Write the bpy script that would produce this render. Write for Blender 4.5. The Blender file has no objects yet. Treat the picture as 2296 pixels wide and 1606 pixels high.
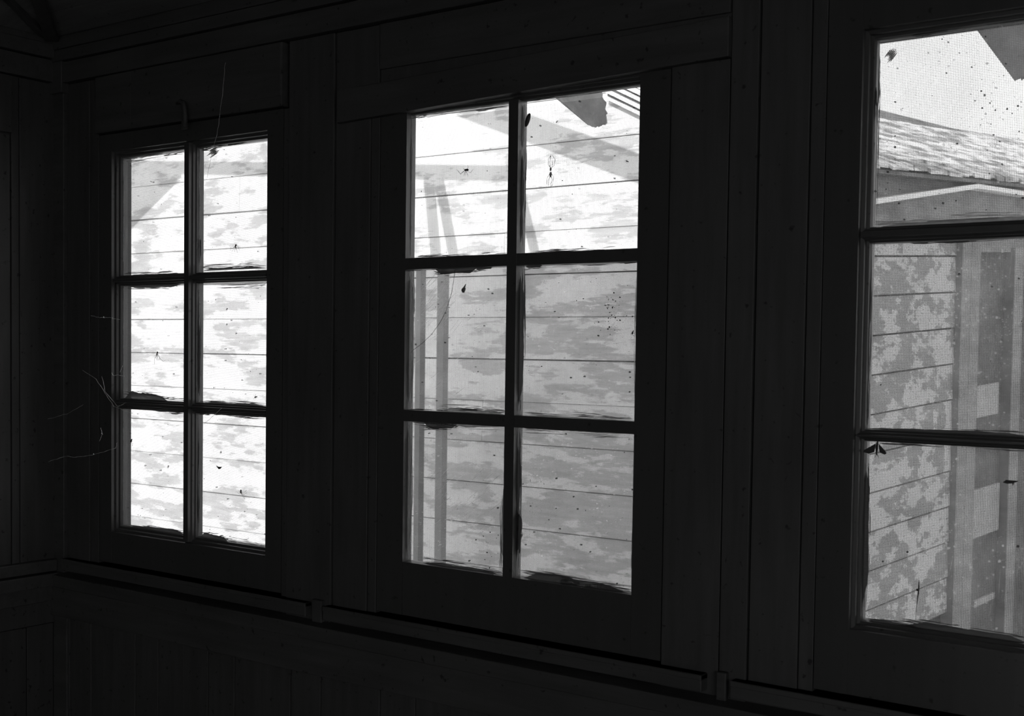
import bpy, math, random
from mathutils import Vector, Matrix, noise

# ------------------------------------------------------------------ camera, sky, sun, exposure
scene = bpy.context.scene
COL = scene.collection
EYE = 1.60                                   # eye height over the floor; heights below are given relative to it

def link(o):
    COL.objects.link(o); return o

cam_d = bpy.data.cameras.new('camera')
cam = link(bpy.data.objects.new('camera', cam_d))
_R = Vector((0.8103901, 0.5857308, 0.0136856)); _U = Vector((-0.0346183, 0.0245524, 0.9990990)); _F = Vector((-0.5848670, 0.8101337, -0.0401741))
m = Matrix((( _R.x, _U.x, -_F.x, 2.6587), (_R.y, _U.y, -_F.y, -1.7865), (_R.z, _U.z, -_F.z, EYE), (0, 0, 0, 1)))
cam.matrix_world = m
cam_d.sensor_width = 36.0
cam_d.lens = 2771.43 / 2296 * 36.0
cam_d.shift_y = 97.0 / 2296
cam_d.clip_start = 0.05
cam_d.dof.use_dof = True
cam_d.dof.focus_distance = 2.6
cam_d.dof.aperture_fstop = 11.0
scene.camera = cam

scene.view_settings.view_transform = 'Standard'
scene.view_settings.look = 'None'
scene.view_settings.gamma = 1.0
scene.view_settings.use_curve_mapping = False
scene.view_settings.exposure = 0.16

world = bpy.data.worlds.new('sky'); scene.world = world
world.use_nodes = True
wn = world.node_tree.nodes; wl = world.node_tree.links
bg = wn['Background']
tc = wn.new('ShaderNodeTexCoord'); sp = wn.new('ShaderNodeSeparateXYZ'); rp = wn.new('ShaderNodeValToRGB')
wl.new(tc.outputs['Generated'], sp.inputs[0]); wl.new(sp.outputs['Z'], rp.inputs[0]); wl.new(rp.outputs[0], bg.inputs[0])
rp.color_ramp.elements[0].position = 0.0; rp.color_ramp.elements[0].color = (0.92, 0.92, 0.92, 1)
rp.color_ramp.elements[1].position = 0.9; rp.color_ramp.elements[1].color = (0.72, 0.72, 0.72, 1)
bg.inputs[1].default_value = 2.1

SUN = Vector((-0.15, 1.0, -0.45)).normalized()
sd = bpy.data.lights.new('sun', 'SUN'); sd.energy = 3.8; sd.angle = math.radians(0.25)
sun = link(bpy.data.objects.new('sun', sd)); sun.location = (6, -8, 8)
sun.rotation_euler = SUN.to_track_quat('-Z', 'Y').to_euler()

try:
    scene.cycles.max_bounces = 10; scene.cycles.transparent_max_bounces = 24
    scene.cycles.sample_clamp_indirect = 4.0
    scene.cycles.caustics_reflective = False; scene.cycles.caustics_refractive = False
except Exception:
    pass

# ------------------------------------------------------------------ helpers
def tag(o, label=None, cat=None, group=None, kind=None):
    if label: o['label'] = label
    if cat: o['category'] = cat
    if group: o['group'] = group
    if kind: o['kind'] = kind
    return o

def root(name, loc, label=None, cat=None, group=None, kind=None):
    o = bpy.data.objects.new(name, None); o.location = (loc[0], loc[1], loc[2] + EYE)
    o.empty_display_size = 0.05
    link(o); return tag(o, label, cat, group, kind)

class MB:
    def __init__(s): s.v = []; s.f = []; s.sm = []
    def add(s, vs, fs, smooth=False):
        n = len(s.v); s.v += [tuple(p) for p in vs]
        for f in fs: s.f.append(tuple(i + n for i in f)); s.sm.append(smooth)
    def box(s, x0, x1, y0, y1, z0, z1):
        s.add([(x0,y0,z0),(x1,y0,z0),(x1,y1,z0),(x0,y1,z0),(x0,y0,z1),(x1,y0,z1),(x1,y1,z1),(x0,y1,z1)],
              [(0,3,2,1),(4,5,6,7),(0,1,5,4),(1,2,6,5),(2,3,7,6),(3,0,4,7)])
        return s
    def hexa(s, p):                                     # 8 corners, same order as box
        s.add(p, [(0,3,2,1),(4,5,6,7),(0,1,5,4),(1,2,6,5),(2,3,7,6),(3,0,4,7)]); return s
    def prism(s, poly, fn0, fn1):                       # poly of (a,b) -> fn0 / fn1 give the two end points
        n = len(poly)
        s.add([fn0(a, b) for a, b in poly] + [fn1(a, b) for a, b in poly],
              [tuple(range(n))[::-1], tuple(range(n, 2*n))] + [(i, (i+1) % n, n+(i+1) % n, n+i) for i in range(n)])
        return s
    def beam(s, a, b, w, h, up=(0, 0, 1)):
        a = Vector(a); b = Vector(b); d = (b-a).normalized(); u = Vector(up)
        sx = d.cross(u).normalized(); uz = sx.cross(d).normalized()
        p = []
        for q in (a, b):
            for (i, j) in ((-1,-1),(1,-1),(1,1),(-1,1)): p.append(q + sx*i*w/2 + uz*j*h/2)
        s.add(p, [(0,1,2,3)[::-1],(4,5,6,7),(0,1,5,4),(1,2,6,5),(2,3,7,6),(3,0,4,7)]); return s
    def tube(s, pts, r, n=6):
        pts = [Vector(p) for p in pts]; rs = r if isinstance(r, (list, tuple)) else [r]*len(pts)
        base = len(s.v); ring = []
        for i, p in enumerate(pts):
            d = (pts[min(i+1, len(pts)-1)] - pts[max(i-1, 0)]).normalized()
            a = d.cross(Vector((0.3, 0.9, 0.2))).normalized(); b = d.cross(a).normalized()
            ring.append([p + (a*math.cos(2*math.pi*k/n) + b*math.sin(2*math.pi*k/n))*rs[i] for k in range(n)])
        vs = [q for rg in ring for q in rg]
        fs = [(i*n+k, i*n+(k+1) % n, (i+1)*n+(k+1) % n, (i+1)*n+k) for i in range(len(pts)-1) for k in range(n)]
        fs += [tuple(range(n))[::-1], tuple((len(pts)-1)*n+k for k in range(n))]
        s.add(vs, fs, True); return s
    def ball(s, c, rx, ry, rz, ang=0.0, nu=10, nv=7, bump=0.0):
        c = Vector(c); rot = Matrix.Rotation(ang, 3, 'Y'); vs = []; fs = []
        for j in range(1, nv):
            t = math.pi*j/nv
            for i in range(nu):
                a = 2*math.pi*i/nu
                p = Vector((math.sin(t)*math.cos(a)*rx, math.sin(t)*math.sin(a)*ry, math.cos(t)*rz))
                if bump: p *= 1 + bump*noise.noise(p*900 + c*37)
                vs.append(c + rot @ p)
        vs.append(c + rot @ Vector((0, 0, rz))); vs.append(c + rot @ Vector((0, 0, -rz)))
        T, B = len(vs)-2, len(vs)-1
        for j in range(nv-2):
            for i in range(nu): fs.append((j*nu+i, j*nu+(i+1) % nu, (j+1)*nu+(i+1) % nu, (j+1)*nu+i))
        for i in range(nu):
            fs.append((T, (i+1) % nu, i)); fs.append((B, (nv-2)*nu+i, (nv-2)*nu+(i+1) % nu))
        s.add(vs, fs, True); return s
    def build(s, name, mat, parent=None, bevel=0.0):
        me = bpy.data.meshes.new(name); o = bpy.data.objects.new(name, me)
        if parent is None:
            xs = [p[0] for p in s.v]; ys = [p[1] for p in s.v]; zs = [p[2] for p in s.v]
            org = Vector(((min(xs)+max(xs))/2, (min(ys)+max(ys))/2, min(zs)))
            o.location = (org.x, org.y, org.z + EYE)
        else:
            q = parent; org = Vector((0, 0, 0))
            while q is not None: org = org + q.location; q = q.parent
            org.z -= EYE
            o['off'] = 0; del o['off']
            if parent.parent is not None or parent.type == 'MESH': o.location = (0, 0, 0)
            o.parent = parent
        me.from_pydata([(p[0]-org.x, p[1]-org.y, p[2]-org.z) for p in s.v], [], s.f)
        for pl, sm in zip(me.polygons, s.sm): pl.use_smooth = sm
        me.materials.append(mat); me.update()
        link(o)
        if bevel:
            b = o.modifiers.new('bevel', 'BEVEL'); b.width = bevel; b.segments = 2; b.limit_method = 'ANGLE'
        return o

# ------------------------------------------------------------------ materials
def newmat(name):
    m = bpy.data.materials.new(name); m.use_nodes = True
    nt = m.node_tree
    return m, nt, nt.nodes, nt.links, nt.nodes['Principled BSDF']

def nd(nt, t, **kw):
    n = nt.nodes.new(t)
    for k, v in kw.items(): setattr(n, k, v)
    return n

def math_(nt, op, a, b=None, clamp=False):
    n = nt.nodes.new('ShaderNodeMath'); n.operation = op; n.use_clamp = clamp
    for i, v in enumerate((a, b)):
        if v is None: continue
        if isinstance(v, (int, float)): n.inputs[i].default_value = v
        else: nt.links.new(v, n.inputs[i])
    return n.outputs[0]

def noise_(nt, vec, scale, detail=4, rough=0.55, stretch=(1, 1, 1), off=(0, 0, 0)):
    mp = nd(nt, 'ShaderNodeMapping'); mp.inputs['Scale'].default_value = stretch; mp.inputs['Location'].default_value = off
    nt.links.new(vec, mp.inputs[0])
    n = nd(nt, 'ShaderNodeTexNoise'); n.inputs['Scale'].default_value = scale
    n.inputs['Detail'].default_value = detail; n.inputs['Roughness'].default_value = rough
    nt.links.new(mp.outputs[0], n.inputs['Vector'])
    return n.outputs[0]

def ramp(nt, fac, p0, p1, c0=0.0, c1=1.0):
    r = nd(nt, 'ShaderNodeMapRange'); r.clamp = True
    r.inputs[1].default_value = p0; r.inputs[2].default_value = p1; r.inputs[3].default_value = c0; r.inputs[4].default_value = c1
    nt.links.new(fac, r.inputs[0]); return r.outputs[0]

def geo(nt): return nd(nt, 'ShaderNodeNewGeometry').outputs['Position']

def painted_wood(name, base, rough=0.45, spec=0.4, var=0.25, vertical=True):
    m, nt, N, L, P = newmat(name)
    g = geo(nt)
    st = (1, 1, 0.08) if vertical else (0.08, 1, 1)
    n1 = noise_(nt, g, 45, 5, 0.6, st)
    n2 = noise_(nt, g, 3, 4, 0.6)
    n3 = noise_(nt, g, 70, 2, 0.5)
    f = math_(nt, 'MULTIPLY', ramp(nt, n1, 0.3, 0.7, 1-var, 1+var*0.4), ramp(nt, n2, 0.3, 0.7, 1-var*0.6, 1+var*0.4))
    f = math_(nt, 'MULTIPLY', f, ramp(nt, n3, 0.25, 0.33, 0.25, 1.0))     # nail holes and chips
    c = math_(nt, 'MULTIPLY', f, base)
    cb = nd(nt, 'ShaderNodeCombineColor')
    for i in range(3): L.new(c, cb.inputs[i])
    L.new(cb.outputs[0], P.inputs['Base Color'])
    P.inputs['Roughness'].default_value = rough; P.inputs['Specular IOR Level'].default_value = spec
    b = nd(nt, 'ShaderNodeBump'); b.inputs['Strength'].default_value = 0.25; b.inputs['Distance'].default_value = 0.001
    L.new(n1, b.inputs['Height']); L.new(b.outputs[0], P.inputs['Normal'])
    return m

def peeling(name, paint, bare, thr=0.5, blob=(1.0, 1.0, 3.2), scale=5.5, seed=0.0, soft=0.02, worn=0.0):
    m, nt, N, L, P = newmat(name)
    g = geo(nt)
    a = noise_(nt, g, scale, 6, 0.62, blob, (seed, seed*1.7, seed*0.6))
    b = noise_(nt, g, scale*5, 4, 0.6, (blob[0]*0.6, blob[1]*0.6, blob[2]*1.1), (seed*2, 0, 3))
    s = math_(nt, 'ADD', math_(nt, 'MULTIPLY', a, 0.78), math_(nt, 'MULTIPLY', b, 0.22))
    if worn:                                             # more paint lost low down towards the corner of the wall
        sx = nd(nt, 'ShaderNodeSeparateXYZ'); L.new(g, sx.inputs[0])
        wz = math_(nt, 'MULTIPLY', ramp(nt, sx.outputs[0], -0.5, 0.2), ramp(nt, sx.outputs[2], EYE+0.45, EYE-0.25))
        s = math_(nt, 'SUBTRACT', s, math_(nt, 'MULTIPLY', wz, worn))
    k = ramp(nt, s, thr-soft, thr+soft)
    gr = noise_(nt, g, 60, 5, 0.65, (0.12, 0.12, 1.0), (seed, 0, 0))
    bw = math_(nt, 'MULTIPLY', ramp(nt, gr, 0.25, 0.75, 0.78, 1.15), bare)
    gp = noise_(nt, g, 14, 4, 0.6)
    pt = math_(nt, 'MULTIPLY', ramp(nt, gp, 0.3, 0.7, 0.93, 1.03), paint)
    mx = nd(nt, 'ShaderNodeMix'); mx.data_type = 'FLOAT'
    L.new(k, mx.inputs[0]); L.new(bw, mx.inputs[2]); L.new(pt, mx.inputs[3])
    cb = nd(nt, 'ShaderNodeCombineColor')
    for i in range(3): L.new(mx.outputs[0], cb.inputs[i])
    L.new(cb.outputs[0], P.inputs['Base Color'])
    P.inputs['Roughness'].default_value = 0.85; P.inputs['Specular IOR Level'].default_value = 0.2
    return m

def plain(name, c, rough=0.8, spec=0.3, var=0.0, scale=30):
    m, nt, N, L, P = newmat(name)
    P.inputs['Roughness'].default_value = rough; P.inputs['Specular IOR Level'].default_value = spec
    if var:
        n = noise_(nt, geo(nt), scale, 5, 0.65)
        c2 = math_(nt, 'MULTIPLY', ramp(nt, n, 0.3, 0.7, 1-var, 1+var), c)
        cb = nd(nt, 'ShaderNodeCombineColor')
        for i in range(3): L.new(c2, cb.inputs[i])
        L.new(cb.outputs[0], P.inputs['Base Color'])
    else:
        P.inputs['Base Color'].default_value = (c, c, c, 1)
    return m

def film(name, c, cover, streak=(1, 1, 12)):
    """paint or grime smeared thinly on the glass: partly see-through, streaked"""
    m, nt, N, L, P = newmat(name)
    out = N['Material Output']
    P.inputs['Base Color'].default_value = (c, c, c, 1); P.inputs['Roughness'].default_value = 0.6
    tl = nd(nt, 'ShaderNodeBsdfTranslucent'); tl.inputs[0].default_value = (c*0.9, c*0.9, c*0.9, 1)
    ad = nd(nt, 'ShaderNodeMixShader'); ad.inputs[0].default_value = 0.35
    L.new(P.outputs[0], ad.inputs[1]); L.new(tl.outputs[0], ad.inputs[2])
    tr = nd(nt, 'ShaderNodeBsdfTransparent')
    mx = nd(nt, 'ShaderNodeMixShader')
    n = noise_(nt, geo(nt), 60, 4, 0.7, streak)
    L.new(ramp(nt, n, 0.3, 0.7, max(0, cover-0.3), min(1, cover+0.25)), mx.inputs[0])
    L.new(tr.outputs[0], mx.inputs[1]); L.new(ad.outputs[0], mx.inputs[2]); L.new(mx.outputs[0], out.inputs['Surface'])
    return m

def thin_sheet(name, c):
    m, nt, N, L, P = newmat(name)
    n = noise_(nt, geo(nt), 26, 5, 0.65)
    v = math_(nt, 'MULTIPLY', ramp(nt, n, 0.3, 0.7, 0.8, 1.2), c)
    cb = nd(nt, 'ShaderNodeCombineColor')
    for i in range(3): L.new(v, cb.inputs[i])
    L.new(cb.outputs[0], P.inputs['Base Color']); P.inputs['Roughness'].default_value = 0.9
    tl = nd(nt, 'ShaderNodeBsdfTranslucent'); L.new(cb.outputs[0], tl.inputs[0])
    mx = nd(nt, 'ShaderNodeMixShader'); mx.inputs[0].default_value = 0.6
    L.new(P.outputs[0], mx.inputs[1]); L.new(tl.outputs[0], mx.inputs[2]); L.new(mx.outputs[0], N['Material Output'].inputs['Surface'])
    return m

def glass(name, tint, haze, specks, seed=0.0, dark=0.0, blot=0.25):
    """dusty old window glass: see-through, thin grime veil, pale dust specks, dark fly specks"""
    m, nt, N, L, P = newmat(name)
    out = N['Material Output']; g = geo(nt)
    tr = nd(nt, 'ShaderNodeBsdfTransparent')
    big = noise_(nt, g, 7, 5, 0.65, (1, 1, 1), (seed, 0, seed))
    t = ramp(nt, big, 0.3, 0.7, tint*(1-0.10*blot), min(1.0, tint*(1+0.04)))
    cb = nd(nt, 'ShaderNodeCombineColor')
    for i in range(3): L.new(t, cb.inputs[i])
    L.new(cb.outputs[0], tr.inputs[0])
    tl = nd(nt, 'ShaderNodeBsdfTranslucent'); tl.inputs[0].default_value = (.8, .8, .8, 1)
    df = nd(nt, 'ShaderNodeBsdfDiffuse'); df.inputs[0].default_value = (.25, .25, .25, 1)
    dirt = nd(nt, 'ShaderNodeMixShader'); dirt.inputs[0].default_value = 0.25
    L.new(tl.outputs[0], dirt.inputs[1]); L.new(df.outputs[0], dirt.inputs[2])
    # veil
    med = noise_(nt, g, 22, 5, 0.7, (1, 1, 0.7), (0, 0, seed*2))
    veil = math_(nt, 'MULTIPLY', ramp(nt, math_(nt, 'MULTIPLY', big, med), 0.15, 0.40, 0.35, 1.5), haze)
    def spots(scale, r, keep, off):
        mp = nd(nt, 'ShaderNodeMapping'); mp.inputs['Location'].default_value = (off, 0, off*.7); mp.inputs['Scale'].default_value = (1, 0.001, 1)
        L.new(g, mp.inputs[0])
        wob = noise_(nt, g, scale*1.1, 3, 0.7)
        vo = nd(nt, 'ShaderNodeTexVoronoi'); vo.inputs['Scale'].default_value = scale
        L.new(mp.outputs[0], vo.inputs['Vector'])
        rnd = nd(nt, 'ShaderNodeSeparateColor'); L.new(vo.outputs['Color'], rnd.inputs[0])
        rad = math_(nt, 'MULTIPLY', math_(nt, 'MULTIPLY', ramp(nt, rnd.outputs[1], 0, 1, 0.25, 1.0), r), ramp(nt, wob, .3, .7, .5, 1.5))
        inside = math_(nt, 'LESS_THAN', vo.outputs['Distance'], rad)
        return math_(nt, 'MULTIPLY', inside, math_(nt, 'LESS_THAN', rnd.outputs[0], keep))
    w = veil
    if specks > 0:
        s1 = spots(150, 0.22, specks, seed); s2 = spots(420, 0.28, specks*0.8, seed+3); s3 = spots(55, 0.11, specks*0.9, seed+6)
        dens = ramp(nt, big, 0.38, 0.62, 0.15, 1.0)
        sp_ = math_(nt, 'MULTIPLY', math_(nt, 'MULTIPLY', math_(nt, 'ADD', math_(nt, 'ADD', s1, s2), s3, True), 0.55), dens)
        w = math_(nt, 'ADD', w, sp_, True)
    mx = nd(nt, 'ShaderNodeMixShader'); L.new(w, mx.inputs[0]); L.new(tr.outputs[0], mx.inputs[1]); L.new(dirt.outputs[0], mx.inputs[2])
    last = mx.outputs[0]
    if dark > 0:
        dk = nd(nt, 'ShaderNodeBsdfDiffuse'); dk.inputs[0].default_value = (.05, .05, .05, 1)
        d1 = spots(110, 0.16, dark, seed+11)
        m2 = nd(nt, 'ShaderNodeMixShader'); L.new(math_(nt, 'MULTIPLY', d1, 0.75), m2.inputs[0])
        L.new(last, m2.inputs[1]); L.new(dk.outputs[0], m2.inputs[2]); last = m2.outputs[0]
    gl = nd(nt, 'ShaderNodeBsdfGlossy'); gl.inputs['Roughness'].default_value = 0.05; gl.inputs[0].default_value = (.8, .8, .8, 1)
    fr = nd(nt, 'ShaderNodeFresnel'); fr.inputs[0].default_value = 1.45
    m3 = nd(nt, 'ShaderNodeMixShader'); L.new(math_(nt, 'MULTIPLY', fr.outputs[0], 0.25), m3.inputs[0])
    L.new(last, m3.inputs[1]); L.new(gl.outputs[0], m3.inputs[2])
    L.new(m3.outputs[0], out.inputs['Surface'])
    return m

def mesh_screen(name, pitch=0.0024, wire=0.00044, alb=0.30):
    """woven insect screen: wires are solid, the holes between them are open"""
    m, nt, N, L, P = newmat(name)
    out = N['Material Output']
    sx = nd(nt, 'ShaderNodeSeparateXYZ'); L.new(geo(nt), sx.inputs[0])
    def line(o):
        f = math_(nt, 'FRACT', math_(nt, 'MULTIPLY', math_(nt, 'ADD', o, 10.0), 1.0/pitch))
        return math_(nt, 'LESS_THAN', f, wire/pitch)
    k = math_(nt, 'MAXIMUM', line(sx.outputs[0]), line(sx.outputs[2]))
    P.inputs['Base Color'].default_value = (alb, alb, alb, 1); P.inputs['Roughness'].default_value = 0.6
    tr = nd(nt, 'ShaderNodeBsdfTransparent'); mx = nd(nt, 'ShaderNodeMixShader')
    L.new(k, mx.inputs[0]); L.new(tr.outputs[0], mx.inputs[1]); L.new(P.outputs[0], mx.inputs[2]); L.new(mx.outputs[0], out.inputs['Surface'])
    return m

M_wall = painted_wood('dark_painted_boards', 0.060, 0.5, 0.3)
M_ceil = painted_wood('ceiling_boards', 0.14, 0.6, 0.2, vertical=False)
M_trim = painted_wood('dark_painted_trim', 0.064, 0.45, 0.3, vertical=False)
M_sash = painted_wood('glossy_sash_paint', 0.050, 0.28, 0.55, 0.12)
M_floor = painted_wood('floor_boards', 0.08, 0.7, 0.2, vertical=False)
M_metal = plain('rusty_iron', 0.05, 0.6, 0.4, 0.3, 200)
M_putty = film('grey_putty_film', 0.32, 0.72)
M_smear = film('dark_paint_smear', 0.16, 0.97, (1, 1, 14))
M_smearv = film('dark_paint_streak', 0.20, 0.92, (14, 1, 1))
M_filmh = film('pale_paint_film', 0.45, 0.62, (1, 1, 14))
M_filmv = film('pale_paint_streak', 0.45, 0.62, (14, 1, 1))
M_bug = plain('dead_insect', 0.030, 0.5, 0.4)
M_web = plain('cobweb', 0.75, 0.8, 0.1)
M_screen = mesh_screen('insect_screen')
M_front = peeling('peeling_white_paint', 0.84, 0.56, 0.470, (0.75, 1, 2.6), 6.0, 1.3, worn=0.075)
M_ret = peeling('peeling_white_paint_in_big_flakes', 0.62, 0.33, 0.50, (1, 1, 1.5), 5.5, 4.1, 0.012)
M_white = peeling('weathered_white_trim', 0.85, 0.6, 0.38, (1, 1, 1), 12, 2.0)
M_greyb = peeling('grey_weathered_board', 0.34, 0.24, 0.5, (0.6, 0.6, 2), 8, 7.0, 0.1)
M_shade_bar = plain('grey_shade_bar', 0.26, 0.8, 0.2, .15, 12)  # dark grey standing in for shadow stripes on the siding
M_dark = plain('dark_weathered_door', 0.12, 0.8, 0.2, 0.35, 14)
M_roof = peeling('weathered_shingles', 0.95, 0.35, 0.50, (0.9, 0.45, 5), 9.0, 5.0, 0.06)
M_ext = plain('outer_boards', 0.78, 0.8, 0.2, 0.2, 10)
M_ground = plain('dry_ground', 0.60, 0.9, 0.1, 0.3, 4)
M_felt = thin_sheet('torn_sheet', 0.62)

# ------------------------------------------------------------------ the room
b = MB(); b.box(-0.3, 4.7, -4.4, 0.06, -1.66, -1.60)
tag(b.build('floor', M_floor), 'dark wooden floor of the room, below the picture', 'floor', kind='structure')

# window wall: boards side by side with narrow gaps, on a backing with three openings
b = MB()
xs = [(-0.10, 0.172), (0.778, 1.052), (1.672, 1.944), (2.615, 4.5)]
for x0, x1 in xs: b.box(x0, x1, 0.032, 0.09, -1.6, 1.0)
for x0, x1 in ((0.172, 0.778), (1.052, 1.672), (1.944, 2.615)):
    b.box(x0, x1, 0.032, 0.09, -1.6, -0.50); b.box(x0, x1, 0.032, 0.09, 0.478, 1.0)
def board(x0, x1, z0, z1, y=0.0): b.box(x0, x1, y, 0.031, z0, z1)
board(0.048, 0.1335, -0.55, 0.622); board(0.135, 0.1655, -0.55, 0.622, 0.0025)
board(0.784, 0.8005, -0.55, 0.489, 0.001)
board(0.8025, 0.9285, -0.55, 0.622, -0.003)
board(0.9315, 1.0225, -0.55, 0.452); board(1.024, 1.0455, -0.55, 0.452, 0.002)
board(0.9315, 1.0440, 0.500, 0.622, 0.0); board(1.0465, 1.7835, 0.500, 0.622, 0.002)
board(1.6785, 1.7825, -0.55, 0.465, 0.001)
board(1.7855, 1.8320, -0.55, 0.622, -0.002)
board(1.8345, 1.9155, -0.55, 0.622, 0.001); board(1.917, 1.9405, -0.55, 0.622, 0.003)
board(2.6200, 2.75, -0.55, 0.622); board(2.7525, 4.5, -0.55, 0.622, 0.002)
board(1.9425, 2.6180, 0.560, 0.622, 0.001)
gx = [0.0, 0.064, 0.147, 0.230, 0.315, 0.395, 0.481, 0.565, 0.649, 0.728, 0.820, 0.905, 0.985, 1.066, 1.155, 1.240, 1.33, 1.42, 1.51, 1.60, 1.69]
while gx[-1] < 4.4: gx.append(gx[-1] + 0.088)
for i in range(len(gx)-1): b.box(gx[i]+0.0009, gx[i+1]-0.0009, -0.006 + 0.0012*((i*7) % 3), 0.031, -1.6, -0.655)
b.box(0.0, 4.5, -0.0075, 0.031, -0.655, -0.60)
tag(b.build('wall_right', M_wall, bevel=0.0012), 'dark board wall with the three six-pane windows', 'wall', kind='structure')

# left wall
b = MB()
b.box(-0.10, -0.002, -4.4, 0.09, -1.6, -0.58)
b.box(-0.10, -0.002, -4.4, 0.09, -0.58, 1.0); b.box(-0.10, -0.002, -4.4, -0.6, 1.0, 1.32)
def lboard(y0, y1, z0, z1, x=0.0): b.box(-0.003, x, y0, y1, z0, z1)
lboard(-0.099, -0.005, -0.55, 0.625, 0.006); lboard(-0.1195, -0.1005, -0.55, 0.625, 0.005)
lboard(-0.60, -0.1225, -0.55, 0.490, 0.004); lboard(-0.60, -0.1225, 0.493, 0.625, 0.012)
lboard(-1.40, -0.603, -0.55, 0.625, 0.006)
y = -0.010
while y > -4.3:
    b.box(-0.003, 0.006, y-0.072, y-0.0015, -1.6, -0.676); y -= 0.0735
b.box(-0.003, 0.010, -1.45, -0.006, -0.674, -0.583)
tag(b.build('wall_left', M_wall, bevel=0.0012), 'dark board wall on the left, meeting the window wall in the corner', 'wall', kind='structure')

# walls behind the camera; the doorway and side opening are added to light the room
b = MB()
b.box(-0.1, 1.75, -4.4, -4.3, -1.6, 1.32); b.box(2.7, 4.6, -4.4, -4.3, -1.6, 1.32); b.box(1.75, 2.7, -4.4, -4.3, 0.45, 1.32)
tag(b.build('wall_back', M_wall), 'dark wall behind the viewer, unseen, with a doorway added to let in daylight', 'wall', kind='structure')
b = MB(); b.box(4.5, 4.6, -4.4, 0.09, -1.6, -0.6); b.box(4.5, 4.6, -4.4, 0.09, 0.7, 1.0); b.box(4.5, 4.6, -4.4, -4.25, -0.6, 0.7); b.box(4.5, 4.6, -1.7, 0.09, -0.6, 0.7); b.box(4.5, 4.6, -4.4, -0.6, 1.0, 1.32)
tag(b.build('wall_front', M_wall), 'dark end wall with an unseen opening added to let in daylight, far right of the picture', 'wall', kind='structure')

# ceiling: sloping boards meeting in a hip over the corner
b = MB(); ta = math.tan(math.radians(13)); Z0 = 0.728
def cz(d): return Z0 + ta*d
d = 0.0
while d < 2.2:                                             # slope over the window wall
    d2 = d + 0.088; a0, a1 = d + 0.0012, d2 - 0.0012
    xr = 4.5 - 0.0
    p0, p1 = 0.03 + a0, 0.03 + a1
    b.hexa([(p0, -0.03-a0, cz(a0)), (xr, -0.03-a0, cz(a0)), (xr, -0.03-a1, cz(a1)), (p1, -0.03-a1, cz(a1)),
            (p0, -0.03-a0, cz(a0)+0.02), (xr, -0.03-a0, cz(a0)+0.02), (xr, -0.03-a1, cz(a1)+0.02), (p1, -0.03-a1, cz(a1)+0.02)])
    b.hexa([(0.03+a0, -4.4, cz(a0)), (0.03+a0, -0.03-a0, cz(a0)), (0.03+a1, -0.03-a1, cz(a1)), (0.03+a1, -4.4, cz(a1)),
            (0.03+a0, -4.4, cz(a0)+0.02), (0.03+a0, -0.03-a0, cz(a0)+0.02), (0.03+a1, -0.03-a1, cz(a1)+0.02), (0.03+a1, -4.4, cz(a1)+0.02)])
    d = d2
b.box(2.1, 4.6, -4.4, -2.15, cz(2.2)+0.02, cz(2.2)+0.06)
b.hexa([(-0.08, -4.4, 0.76), (-0.08, -0.1, 0.76), (2.3, -2.3, cz(2.3)+0.03), (2.3, -4.4, cz(2.3)+0.03),
        (-0.08, -4.4, 0.79), (-0.08, -0.1, 0.79), (2.3, -2.3, cz(2.3)+0.06), (2.3, -4.4, cz(2.3)+0.06)])
for (A, B) in (((-0.1, 0.09, 0.78), (4.6, 0.09, 0.78)),):
    b.hexa([(-0.1, 0.0, 0.76), (4.6, 0.0, 0.76), (4.6, -2.3, cz(2.3)+0.05), (-0.1, -2.3, cz(2.3)+0.05),
            (-0.1, 0.0, 0.80), (4.6, 0.0, 0.80), (4.6, -2.3, cz(2.3)+0.09), (-0.1, -2.3, cz(2.3)+0.09)])
tag(b.build('ceiling', M_ceil), 'sloping dark board ceiling with a hip over the corner', 'ceiling', kind='structure')

# battens running up from the corner
def trim(n, mb, label, mat=M_trim, bevel=0.0018):
    return tag(mb.build('trim_%d' % n, mat, bevel=bevel), label, 'trim', kind='structure')
b = MB(); b.beam((0.040, -0.036, cz(0.004)-0.004), (0.33, -0.285, cz(0.255)-0.004), 0.030, 0.018)
trim(1, b, 'ceiling batten rising from the corner, the right one of the two')
b = MB(); b.beam((0.046, -0.062, cz(0.016)-0.003), (0.30, -0.43, cz(0.27)-0.003), 0.016, 0.014)
trim(2, b, 'ceiling batten rising from the corner, the narrow left one of the two')
b = MB(); b.box(0.0, 4.5, -0.016, 0.03, 0.6235, 0.6715)
trim(3, b, 'flat rail running along the top of the window wall')
b = MB(); b.box(0.0, 4.5, -0.024, 0.03, 0.6735, 0.7000); b.box(0.0, 4.5, -0.026, 0.03, 0.7008, 0.745)
trim(4, b, 'frieze board between the top rail and the sloping ceiling')
b = MB(); b.box(-0.05, 0.020, -4.3, -0.010, 0.6275, 0.6790); b.box(-0.05, 0.030, -4.3, -0.010, 0.6810, 0.7140); b.box(-0.05, 0.026, -4.3, -0.01, 0.7145, 0.745)
trim(5, b, 'stepped top rail along the left wall')
b = MB(); b.box(0.004, 0.046, -0.010, 0.03, -0.60, 0.623); b.box(-0.02, 0.052, -0.020, 0.02, 0.600, 0.735)
trim(6, b, 'square post standing in the corner of the room')
b = MB(); b.box(0.006, 0.060, -0.012, 0.03, -1.6, -0.645)
trim(7, b, 'square post in the corner below the sill')
b = MB(); b.hexa([(0.0, -0.030, -0.583), (4.5, -0.030, -0.583), (4.5, 0.03, -0.583), (0.0, 0.03, -0.583),
                  (0.0, -0.034, -0.553), (4.5, -0.034, -0.553), (4.5, 0.03, -0.543), (0.0, 0.03, -0.543)])
b.box(0.0, 4.5, -0.022, 0.03, -0.655, -0.584)
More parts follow.
